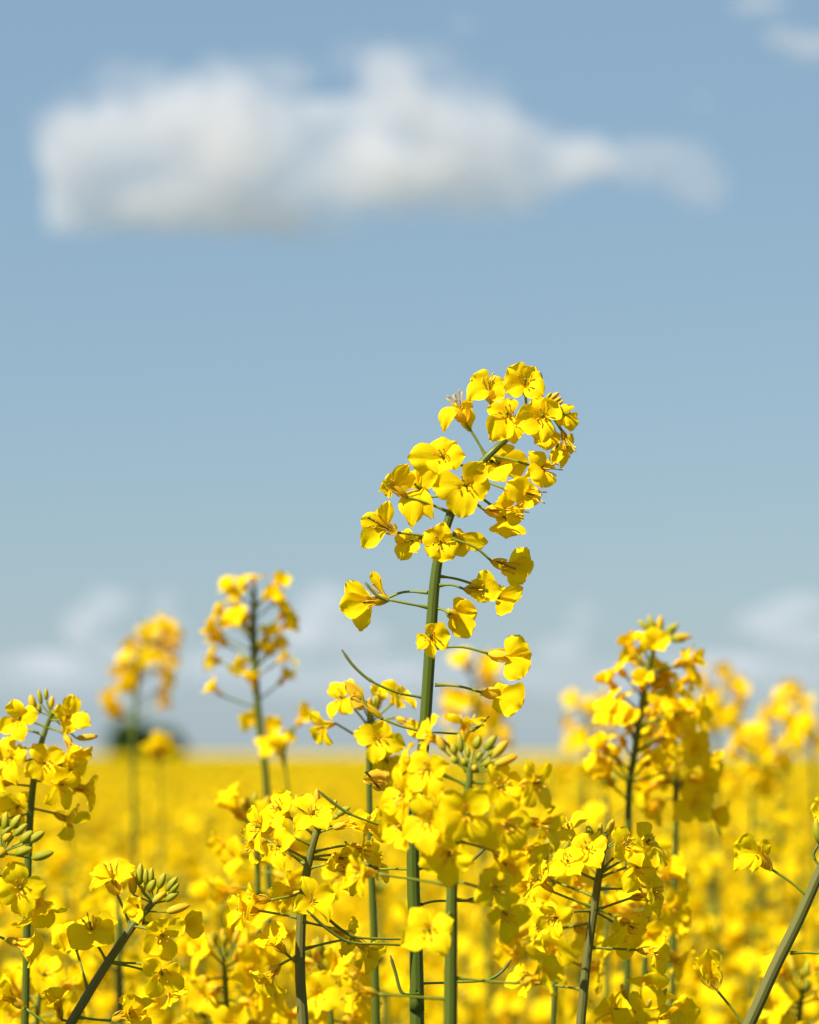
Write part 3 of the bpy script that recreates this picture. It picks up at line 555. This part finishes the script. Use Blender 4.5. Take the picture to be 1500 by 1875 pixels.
for (x, y, a, sx, sy, dz, o, sp_, sz) in ((850, 1356, (.1, .8, -.2), 860, 1410, .012, 75, 20, 1.1), (815, 1360, (-.8, .3, .2), 858, 1420, .01, 70, 45, 1.1), (800, 1412, (-.5, .15, .8), 856, 1440, -.004, 80, 30, 1.15), (765, 1450, (-.7, -.1, .5), 854, 1456, .004, 78, 10, 1.2), (780, 1410, (-.8, .2, .2), 854, 1436, .012, 78, 10, 1.2),
        (850, 1490, (.1, .1, 1), 846, 1486, -.022, 82, 45, 1.35), (800, 1505, (-.4, .1, .9), 848, 1500, -.014, 80, 15, 1.3), (905, 1505, (.5, 0, .85), 846, 1500, -.012, 82, 25, 1.3), (770, 1500, (-.8, -.2, .4), 844, 1510, .008, 74, 30, 1.2), (950, 1440, (.8, .2, .5), 860, 1432, .002, 76, 40, 1.25), (900, 1455, (.5, .5, .7), 858, 1440, .004, 76, 20, 1.1),
        (960, 1505, (.95, -.1, .3), 845, 1512, .006, 70, 15, 1.25), (830, 1545, (-.2, -.4, .9), 840, 1525, -.014, 75, 0, 1.25), (905, 1560, (.5, -.5, .7), 838, 1540, .004, 75, 30, 1.2), (940, 1540, (.8, -.5, .4), 840, 1530, .01, 70, 30, 1.2),
        (880, 1625, (.7, .1, .7), 830, 1610, -.012, 80, 30, 1.15), (690, 1600, (-.9, .1, .4), 828, 1622, .0, 78, 20, 1.1), (795, 1705, (-.3, .15, .9), 826, 1670, -.02, 78, 35, 1.15), (690, 1820, (-.9, .2, .3), 822, 1830, -.006, 62, 35, 1.15), (950, 1800, (.8, .3, .3), 830, 1790, .0, 45, 45, 1.2), (905, 1660, (.6, -.3, .8), 828, 1645, .006, 80, 10, 1.1)):
    F_.pflower(x, y, a, sx, sy, dz, sz*.9, o, sp_)

# plant right of centre
G_ = near_plant('rapeseed plant right of centre with a rounded flower head on a dark leaning stem', [(1056, 1960), (1064, 1870), (1076, 1750), (1090, 1650), (1102, 1570), (1110, 1525)], [18, 17, 16, 15, 12, 9], 27, 1.325, 'stemb', low=-.02)
for (x0, y0, x1, y1, w_, y_) in ((1086, 1536, 1074, 1508, 13, 0), (1098, 1532, 1100, 1507, 11, 0), (1112, 1530, 1124, 1499, 14, 1), (1128, 1538, 1142, 1518, 11, 0), (1140, 1540, 1156, 1522, 11, 1), (1075, 1552, 1068, 1535, 11, 1), (1106, 1548, 1108, 1535, 8, 0)):
    G_.bud(at(x0, y0, G_.d), at(x1, y1, G_.d), w_*px_m*1.05, 'budy' if y_ else 'bud', at(1106, 1556, G_.d))
for (x, y, a, sx, sy, dz, o, sp_) in ((1050, 1540, (-.3, .85, .4), 1102, 1575, -.004, 82, 20), (1080, 1572, (-.2, .6, .7), 1100, 1590, -.012, 80, 30), (1048, 1590, (-.3, .5, .8), 1094, 1612, -.014, 80, 45), (1012, 1632, (-.7, .6, .3), 1083, 1660, -.004, 70, 20), (1010, 1612, (-.8, .4, .2), 1086, 1640, .012, 80, 20), (1035, 1672, (-.6, -.2, .7), 1082, 1668, -.01, 80, 20),
        (1135, 1560, (.35, .5, .8), 1104, 1590, -.01, 80, 20), (1165, 1560, (.6, .6, .4), 1104, 1596, .004, 80, 10), (1150, 1588, (.5, .1, .85), 1102, 1605, -.008, 80, 40), (1172, 1628, (.8, -.1, .6), 1098, 1628, -.006, 80, 30), (1155, 1645, (.8, .2, .4), 1094, 1666, .008, 74, 30), (1132, 1682, (.7, -.4, .5), 1094, 1664, .0, 78, 20),
        (1168, 1740, (.95, -.1, .35), 1082, 1735, -.004, 72, 20), (1125, 1690, (.5, -.5, .8), 1090, 1670, .014, 78, 30), (1020, 1700, (-.6, .1, .3), 1082, 1690, .02, 78, 30), (990, 1800, (-.8, .3, .5), 1068, 1812, .03, 55, 30)):
    G_.pflower(x, y, a, sx, sy, dz, 1.0, o, sp_)

# right edge plant
H_ = near_plant('leaning purplish stem at the lower right edge carrying two half-open flowers', [(1340, 1935), (1375, 1868), (1420, 1770), (1462, 1685), (1500, 1600), (1530, 1530)], [24, 23, 22, 21, 19, 16], 28, 1.27, 'stemb', low=-.03)
hflower(H_, (1413, 1592), (1388, 1562), [(1343, 1548, -2, 44, 0), (1344, 1596, -3, 26, 35, .3), (1413, 1546, 2, 30, 15), (1378, 1598, -5, 24, 20)], dz=-20, tdz=-22, cal=19, st=2, pi=0, ped=(1474, 1636), pdz=-20)
hflower(H_, (1311, 1811), (1302, 1782), [(1271, 1758, -2, 26, 25, .0), (1298, 1738, -3, 38, 10, .0), (1318, 1772, -5, 36, -20, .0), (1286, 1790, -6, 28, 10, .05)], dz=-20, tdz=-22, cal=27, st=0, pi=0, ped=(1362, 1877), pdz=-20)
H_.pflower(1520, 1748, (.6, -.3, .5), 1448, 1745, .0, .9, 70, 35)
H_.pflower(1500, 1500, (.1, .4, .8), 1528, 1530, .0, .9, 50, 35)
H_.bud(at(1500, 1545, H_.d), at(1494, 1498, H_.d), 16*px_m, 'bud', at(1522, 1560, H_.d))
H_.pod([at(1512, 1590, H_.d), at(1500, 1585, H_.d), at(1490, 1565, H_.d), at(1500, 1545, H_.d)])

# thin plant behind the gap between left head and tall stem
I_ = near_plant('thin soft-focus rapeseed plant directly behind the pods left of the tall stem', [(690, 1930), (686, 1750), (680, 1600), (677, 1480), (676, 1390), (676, 1325), (678, 1300)], [15, 14, 12, 11, 11, 9, 7], 29, 1.42)
for (x, y, a, sx, sy, dz, o, sz) in ((640, 1288, (-.5, .4, .6), 675, 1330, 0, 80, .95), (612, 1325, (-.8, -.2, .5), 676, 1365, 0, 80, .95), (716, 1290, (.5, .6, .5), 676, 1325, 0, 70, .9), (690, 1300, (.2, .9, .3), 676, 1320, .01, 50, .8), (725, 1315, (.9, -.4, .2), 678, 1325, 0, 35, .9), (690, 1352, (.1, 0, 1), 677, 1375, -.02, 85, 1.1), (700, 1380, (.3, -.4, .8), 677, 1385, .01, 80, 1.1), (640, 1600, (-.5, 0, .8), 680, 1600, .02, 80, 1.1), (720, 1420, (.8, 0, .8), 677, 1430, .02, 80, 1.1)):
    I_.pflower(x, y, a, sx, sy, dz, sz, o)
I_.buds(at(677, 1312, I_.d), cdir(-.1, 1, .1), 6, .007, .6, .008)

# ------------------------------------------------------------------ generic racemes: soft plants with parts
FL = []
def lib_flower(seed, nt_=4, nu_=4, st=True):
    """a flower mesh with its base at the origin, facing +Z, for the copies further back"""
    rng = random.Random(seed); mb = MB(); opn = rng.uniform(35, 88); T = Vector((0, 0, .0062)); B = Vector((0, 0, 0)); spin = rng.uniform(0, 90)
    for k in range(4):
        a = R(spin+90*k+rng.uniform(-12, 12)); r = Vector((math.cos(a), math.sin(a), 0)); o = R(opn+rng.uniform(-16, 16)); dv = Vector((0, 0, 1))*math.cos(o)+r*math.sin(o)
        tip = T+dv*.0112*rng.uniform(.9, 1.1); petal(mb, B, T, tip, .0100*rng.uniform(.9, 1.1), Vector((0, 0, 1))*math.sin(o)-r*math.cos(o)+Vector([rng.uniform(-.3, .3) for _ in range(3)]), M['petal'], rng, .12, nt=nt_, nu=nu_, claw=nt_ > 3)
        if nt_ > 3: sepal(mb, r*.0004, T+r*.0018, .0024, r, M['calyx'], .2)
    if st: stamens(mb, B, T, .003, rng, n=4)
    return mb
def lib_mesh(mb, name):
    o = mb.build(name); me = o.data; bpy.data.objects.remove(o); return me
FLM = [lib_mesh(lib_flower(100+i), 'flower') for i in range(12)]
bmb = MB(); bud_shape(bmb, Vector((0, 0, 0)), Vector((0, 0, .0085)), .0034, M['bud']); BUDM = lib_mesh(bmb, 'bud')
bmb = MB(); bud_shape(bmb, Vector((0, 0, 0)), Vector((0, 0, .0095)), .0036, M['budy']); BUDY = lib_mesh(bmb, 'bud')
def put(me, name, parent, loc, axis, scale=1.0, spin=0):
    o = bpy.data.objects.new(name, me); C.objects.link(o); o.parent = parent
    o.location = loc; o.rotation_mode = 'QUATERNION'
    o.rotation_quaternion = axis.to_track_quat('Z', 'Y') @ Matrix.Rotation(spin, 3, 'Z').to_quaternion(); o.scale = (scale,)*3; return o
def soft_plant(label, stem, d, top, bottom, n, seed, reach=70, size=1.0, nb=8, rad=14, group=None, pts=None, budpx=None):
    """blurred plant: stem in photograph pixels (foot first), flowers between pixel rows bottom..top, 'reach' px from the stem at real scale"""
    pl = near_plant(label, stem, [rad]*2+[rad*.9]*(len(stem)-3)+[rad*.5], seed, d, 'stem', 1, leaves=3, group=group)
    rng = pl.rng; s_ = D0/FPX
    band = [q for q in pl.sp if q.z > at(0, bottom, d).z-.0001]
    tip = pl.sp[-1]
    for (x, y) in pts or []:
        c = at(x, y, d)+Vector((0, rng.uniform(-.018, .018), 0)); low_ = c-Vector((0, 0, .012)); q = min(pl.sp, key=lambda p: (p-low_).length)
        ax = ((c-q).normalized()+Vector((0, 0, rng.uniform(-.3, .35)))).normalized(); B = c-ax*.0085*size
        pl.ped(q, B, r=.0005); put(rng.choice(FLM), 'flower', pl.e, B-pl.root, ax, size*rng.uniform(.9, 1.1), rng.uniform(0, 6))
    for (x, y) in budpx or []:
        c = at(x, y, d); ax = (c-tip).normalized(); B = c-ax*.006; pl.ped(tip-Vector((0, 0, .004)), B, r=.00035); put(rng.choice((BUDM, BUDY)), 'bud', pl.e, B-pl.root, ax, 1.0)
    for k in range(n if not pts else 0):
        f = (k+.5)/n; q = band[min(len(band)-1, int(f*len(band)))]; a = 2.4*k+rng.uniform(-.3, .3)
        h = Vector((math.cos(a), math.sin(a), 0)); up = -.1+.9*f**2
        rr = reach*s_*(1-.55*f**3)*rng.uniform(.55, 1.0); B = q+h*rr*.72+Vector((0, 0, rr*up*.8+rng.uniform(-.004, .004)))
        ax = (h*(1-.4*f)+Vector((0, 0, up+rng.uniform(-.5, .2)))).normalized()
        pl.ped(q, B, r=.0005); o = put(rng.choice(FLM), 'flower', pl.e, B-pl.root, ax, size*rng.uniform(.9, 1.1), rng.uniform(0, 6))
    dv = (pl.sp[-1]-pl.sp[-3]).normalized(); x, y = frame(dv)
    for k in range(nb):
        a = 2.4*k; t = .3+.8*k/nb; v = (dv*math.cos(t)+(x*math.cos(a)+y*math.sin(a))*math.sin(t)).normalized()
        B = tip+v*.009*rng.uniform(.7, 1.2); pl.ped(tip, B, r=.00035); put(rng.choice((BUDM, BUDM, BUDY)), 'bud', pl.e, B-pl.root, (v+dv*.3).normalized(), rng.uniform(.7, 1.0))
    return pl
soft_plant('tall blurred rapeseed plant with drooping ring of flowers, second tall stem from the left', [(500, 1900), (492, 1600), (488, 1440), (476, 1330), (468, 1240), (464, 1150), (466, 1075)], 1.80, 1050, 1215, 20, 31, 80, .76, 0, 15,
    pts=[(463,1053),(441,1063),(420,1075),(426,1091),(510,1069),(495,1092),(517,1094),(432,1125),(401,1122),(420,1137),(447,1138),(391,1154),(398,1170),(524,1122),(524,1147),(489,1160),(489,1179),(510,1179),(385,1204),(526,1201),(524,1238),(435,1216),(463,1244),(391,1260),(454,1316),(500,1330),(495,1363)])
soft_plant('strongly blurred tall rapeseed plant at left, its stem crossing the dark horizon trees', [(250, 1900), (248, 1600), (244, 1400), (248, 1300), (256, 1210), (268, 1165)], 2.5, 1140, 1280, 15, 32, 82, .95, 0, 9,
    pts=[(291,1144),(275,1157),(316,1157),(238,1182),(316,1182),(275,1200),(300,1194),(260,1219),(216,1232),(225,1254),(302,1232),(300,1251),(303,1285),(194,1276),(213,1304),(241,1257),(262,1172),(290,1172),(302,1148),(322,1172),(250,1195),(228,1206),(245,1225),(312,1212),(286,1205),(204,1288),(308,1268)])
soft_plant('blurred bushy rapeseed plant right of centre rising well above the horizon', [(1148, 1900), (1150, 1600), (1152, 1450), (1162, 1380), (1176, 1290), (1186, 1230), (1206, 1165)], 1.58, 1150, 1420, 32, 33, 76, .78, 0, 14,
    pts=[(1153,1176),(1174,1166),(1164,1200),(1195,1180),(1129,1221),(1115,1245),(1174,1246),(1112,1273),(1132,1280),(1223,1228),(1195,1228),(1257,1207),(1271,1207),(1268,1239),(1236,1256),(1223,1273),(1205,1256),(1236,1294),(1202,1294),(1247,1308),(1275,1304),(1119,1304),(1101,1301),(1146,1322),(1216,1339),(1236,1339),(1136,1343),(1098,1363),(1223,1367),(1084,1384),(1125,1380),(1195,1392),(1240,1400),(1110,1420)],
    budpx=[(1176,1142),(1191,1135),(1209,1140),(1236,1147),(1254,1166),(1230,1157),(1246,1172)])
soft_plant('faint blurred plant in the gap just right of the tall sharp stem above the horizon', [(900, 1900), (890, 1600), (880, 1420), (872, 1330), (868, 1250)], 2.5, 1225, 1350, 13, 34, 90, 1.3, 2, 14)
soft_plant('blurred small-headed plant above the horizon, first right of the bushy one', [(1312, 1900), (1310, 1500), (1312, 1360), (1318, 1300), (1322, 1258)], 2.7, 1215, 1330, 12, 35, 60, 1.15, 0, 9)
soft_plant('blurred round-headed plant above the horizon near the right edge', [(1430, 1900), (1430, 1500), (1432, 1400), (1440, 1330), (1446, 1280)], 2.8, 1240, 1350, 13, 36, 80, 1.05, 0, 8)
soft_plant('blurred plant leaning out at the right edge above the horizon', [(1500, 1900), (1492, 1500), (1488, 1400), (1490, 1350), (1494, 1315)], 2.7, 1270, 1370, 9, 37, 75, 1.1, 0, 9)
soft_plant('blurred broad-topped plant just above the horizon between the two right heads', [(1370, 1900), (1376, 1550), (1378, 1440), (1380, 1400), (1384, 1370)], 2.4, 1330, 1430, 16, 38, 120, 1.0, 0, 9)
soft_plant('blurred plant behind the left flank of the bushy right plant', [(1066, 1900), (1070, 1550), (1072, 1420), (1076, 1350), (1074, 1300)], 2.7, 1290, 1420, 14, 39, 80, 1.15, 0, 9)
soft_plant('blurred plant behind the right flank of the bushy right plant', [(1230, 1900), (1236, 1600), (1238, 1480), (1236, 1400), (1230, 1340)], 1.62, 1320, 1480, 18, 40, 80, 1.05, 4, 12)
soft_plant('blurred side stalk with few flowers right of the second tall stem at left', [(560, 1900), (545, 1600), (530, 1460), (520, 1380), (535, 1330)], 1.75, 1310, 1430, 7, 41, 60, .8, 0, 5, pts=[(556, 1312), (522, 1352), (508, 1362)])
soft_plant('low blurred plant peeping over the horizon at the foot of the dark trees', [(300, 1900), (300, 1600), (298, 1480), (294, 1430), (292, 1375)], 2.3, 1370, 1500, 7, 42, 50, 1.0, 0, 3, pts=[(290, 1352), (300, 1366), (280, 1372)])
soft_plant('blurred low plant left of centre with green buds below the horizon', [(478, 1900), (476, 1780), (474, 1650), (470, 1560), (468, 1510)], 1.55, 1490, 1720, 14, 43, 80, 1.0, 7, 12)
soft_plant('blurred low plant at the bottom, buds between the dense left head and tall stem', [(610, 1950), (608, 1900), (606, 1860), (604, 1810), (602, 1780)], 1.46, 1770, 1900, 12, 44, 80, 1.0, 10, 12)
soft_plant('blurred plant behind the right-hand round head, green buds showing past it', [(1176, 1950), (1180, 1800), (1184, 1700), (1186, 1640), (1190, 1610)], 1.52, 1590, 1760, 12, 45, 70, 1.0, 10, 12)
soft_plant('blurred low plant filling the gap between leaning left plant and dense left head', [(420, 1950), (418, 1900), (415, 1840), (412, 1790), (410, 1760)], 1.50, 1745, 1900, 14, 46, 90, 1.0, 6, 12)
soft_plant('blurred plant at the bottom edge right of the round head', [(1160, 2020), (1165, 1980), (1170, 1920), (1172, 1890), (1174, 1870)], 1.36, 1845, 1960, 12, 47, 85, 1.05, 5, 12)
soft_plant('blurred plant low at the bottom left below the leaning stem', [(60, 1990), (62, 1940), (66, 1890), (70, 1840), (72, 1820)], 1.48, 1790, 1930, 12, 48, 90, 1.0, 6, 12)
soft_plant('blurred plant low in the bottom right corner behind the purplish stem', [(1450, 1990), (1452, 1940), (1460, 1890), (1466, 1840), (1470, 1820)], 1.55, 1790, 1930, 14, 49, 90, 1.0, 6, 12)
soft_plant('thin dark-stemmed blurred plant just left of the round right head', [(1010, 1950), (1014, 1850), (1020, 1750), (1018, 1660), (1012, 1600)], 1.44, 1570, 1760, 14, 50, 85, 1.0, 5, 11)

# ------------------------------------------------------------------ the field behind: whole plants as single meshes
def raceme_mesh(seed):
    rng = random.Random(seed); mb = MB(); H = 1.33
    def head(x0, y0, z0, z1, lean):
        n = rng.randint(15, 21); pts = [Vector((0, 0, .0)), Vector((x0*.3, y0*.3, z0*.5)), Vector((x0, y0, z0)), Vector((x0+lean.x, y0+lean.y, z1))]
        Pp = spline(pts, 3); tube(mb, Pp, [.004]*4+[.0022]*(len(Pp)-5)+[.001], M['stem'], 4, False)
        for k in range(n):
            f = (k+.5)/n; q = pts[2].lerp(pts[3], f); a = 2.4*k+rng.uniform(-.3, .3); h = Vector((math.cos(a), math.sin(a), 0)); up = -.1+1.1*f**2
            rr = .019*(1-.45*f**3)*rng.uniform(.7, 1.15); Bf = q+h*rr+Vector((0, 0, rr*up)); ax = (h*(1-.4*f)+Vector((0, 0, up+.1))).normalized()
            tube(mb, [q, Bf], .0005, M['ped'], 3, False)
            src = SRC[rng.randrange(len(SRC))]; rot = ax.to_track_quat('Z', 'Y').to_matrix() @ Matrix.Rotation(rng.uniform(0, 6), 3, 'Z'); o = len(mb.v)
            for m_ in src.mats: mb.mat(m_)
            mb.v += [rot @ (v*1.05)+Bf for v in src.v]; mb.f += [tuple(i+o for i in f_) for f_ in src.f]; mb.uv += src.uv; mb.mi += [mb.mats.index(src.mats[i]) for i in src.mi]
        for k in range(5):
            a = 2.4*k; v = Vector((math.cos(a)*.5, math.sin(a)*.5, 1)).normalized(); bud_shape(mb, pts[3]+v*.005, pts[3]+v*.014, .0034, M['bud'], 4, 3)
    head(0, 0, H-.17, H, Vector((rng.uniform(-.02, .02), rng.uniform(-.02, .02), 0)))
    for k in range(2):
        a = rng.uniform(0, 6.28); r = rng.uniform(.05, .09); z1 = H-rng.uniform(.05, .16)
        head(math.cos(a)*r, math.sin(a)*r, z1-.12, z1, Vector((rng.uniform(-.02, .02), rng.uniform(-.02, .02), 0)))
    for k in range(5):
        a = rng.uniform(0, 6.28); z = rng.uniform(.5, 1.08); petal(mb, Vector((0, 0, z)), Vector((math.cos(a)*.02, math.sin(a)*.02, z+.01)), Vector((math.cos(a)*.13, math.sin(a)*.13, z+rng.uniform(-.03, .05))), .04, Vector((0, 0, 1)), M['leaf'], rng, nt=3, nu=3)
    return mb
SRC = [lib_flower(300+i, 3, 2, False) for i in range(8)]
RM = [lib_mesh(raceme_mesh(500+i), 'rapeseed_plant') for i in range(9)]
FIELD_TOP = 1.355
rng = random.Random(99); cand = []
y = 1.62
def dens(y): return 60 if y < 6 else max(9, 60*6/y)
while y < 60:
    dy = .05 if y < 8 else .25; hw = .35*y+1.0; m_ = .92*dens(y)*2*hw*dy
    for _ in range(int(m_)+(rng.random() < m_ % 1)): cand.append((rng.uniform(-hw, hw), y+rng.random()*dy))
    y += dy
cand.sort(key=lambda c: c[1])
ind = []; rest = []
for (x, yy) in cand:
    s_ = (FIELD_TOP+rng.uniform(-.06, .025)+(.05*rng.random()**2 if x > .03*yy else 0)*(yy < 8))/1.33; rec = (x, yy, s_, rng.uniform(0, 6.28), rng.randrange(len(RM)), rng.uniform(-.05, .05), rng.uniform(-.05, .05))
    if abs(x) < .12*yy+.03 and len(ind) < 300: ind.append(rec)
    else: rest.append(rec)
for (x, yy, s_, rz, k, tx, ty) in ind:
    o = bpy.data.objects.new('rapeseed_plant', RM[k]); C.objects.link(o); o.location = (x, yy, 0); o.scale = (1, 1, s_); o.rotation_euler = (tx*.4, ty*.4, rz)
    tag(o, 'out-of-focus flowering rapeseed plant in the dense yellow field behind the sharp plants', 'rapeseed plant', 'rapeseed plants of the blurred field')
me = bpy.data.meshes.new('rapeseed_crop'); me.from_pydata([(r[0], r[1], 0) for r in rest], [], [])
crop = bpy.data.objects.new('rapeseed_crop', me); C.objects.link(crop)
tag(crop, 'dense blurred yellow rapeseed crop receding to the horizon', 'rapeseed field', None, 'stuff')
me.attributes.new('rot', 'FLOAT_VECTOR', 'POINT').data.foreach_set('vector', [c for r in rest for c in (0, 0, r[3])])
me.attributes.new('scl', 'FLOAT_VECTOR', 'POINT').data.foreach_set('vector', [c for r in rest for c in (1, 1, r[2])])
me.attributes.new('pick', 'INT', 'POINT').data.foreach_set('value', [r[4] for r in rest])
ng = bpy.data.node_groups.new('crop', 'GeometryNodeTree'); ng.interface.new_socket('Geometry', in_out='INPUT', socket_type='NodeSocketGeometry'); ng.interface.new_socket('Geometry', in_out='OUTPUT', socket_type='NodeSocketGeometry')
gi = ng.nodes.new('NodeGroupInput'); go = ng.nodes.new('NodeGroupOutput'); iop = ng.nodes.new('GeometryNodeInstanceOnPoints'); gti = ng.nodes.new('GeometryNodeGeometryToInstance')
firsts = {}
for o_, r in zip([o for o in C.objects if o.get('group') == 'rapeseed plants of the blurred field'], ind): firsts.setdefault(r[4], o_)
for k in sorted(firsts, reverse=True):
    oi = ng.nodes.new('GeometryNodeObjectInfo'); oi.inputs['Object'].default_value = firsts[k]; ng.links.new(oi.outputs['Geometry'], gti.inputs[0])
def attr(name, t):
    a = ng.nodes.new('GeometryNodeInputNamedAttribute'); a.data_type = t; a.inputs['Name'].default_value = name; return a.outputs[0]
ng.links.new(gi.outputs[0], iop.inputs['Points']); ng.links.new(gti.outputs[0], iop.inputs['Instance']); iop.inputs['Pick Instance'].default_value = True
ng.links.new(attr('pick', 'INT'), iop.inputs['Instance Index']); ng.links.new(attr('scl', 'FLOAT_VECTOR'), iop.inputs['Scale'])
e2r = ng.nodes.new('FunctionNodeEulerToRotation'); ng.links.new(attr('rot', 'FLOAT_VECTOR'), e2r.inputs[0]); ng.links.new(e2r.outputs[0], iop.inputs['Rotation'])
ng.links.new(iop.outputs[0], go.inputs[0])
md = crop.modifiers.new('crop', 'NODES'); md.node_group = ng
print('individuals', len(ind), 'far to', ind[-1][1], 'rest', len(rest), 'objects', len(C.objects))
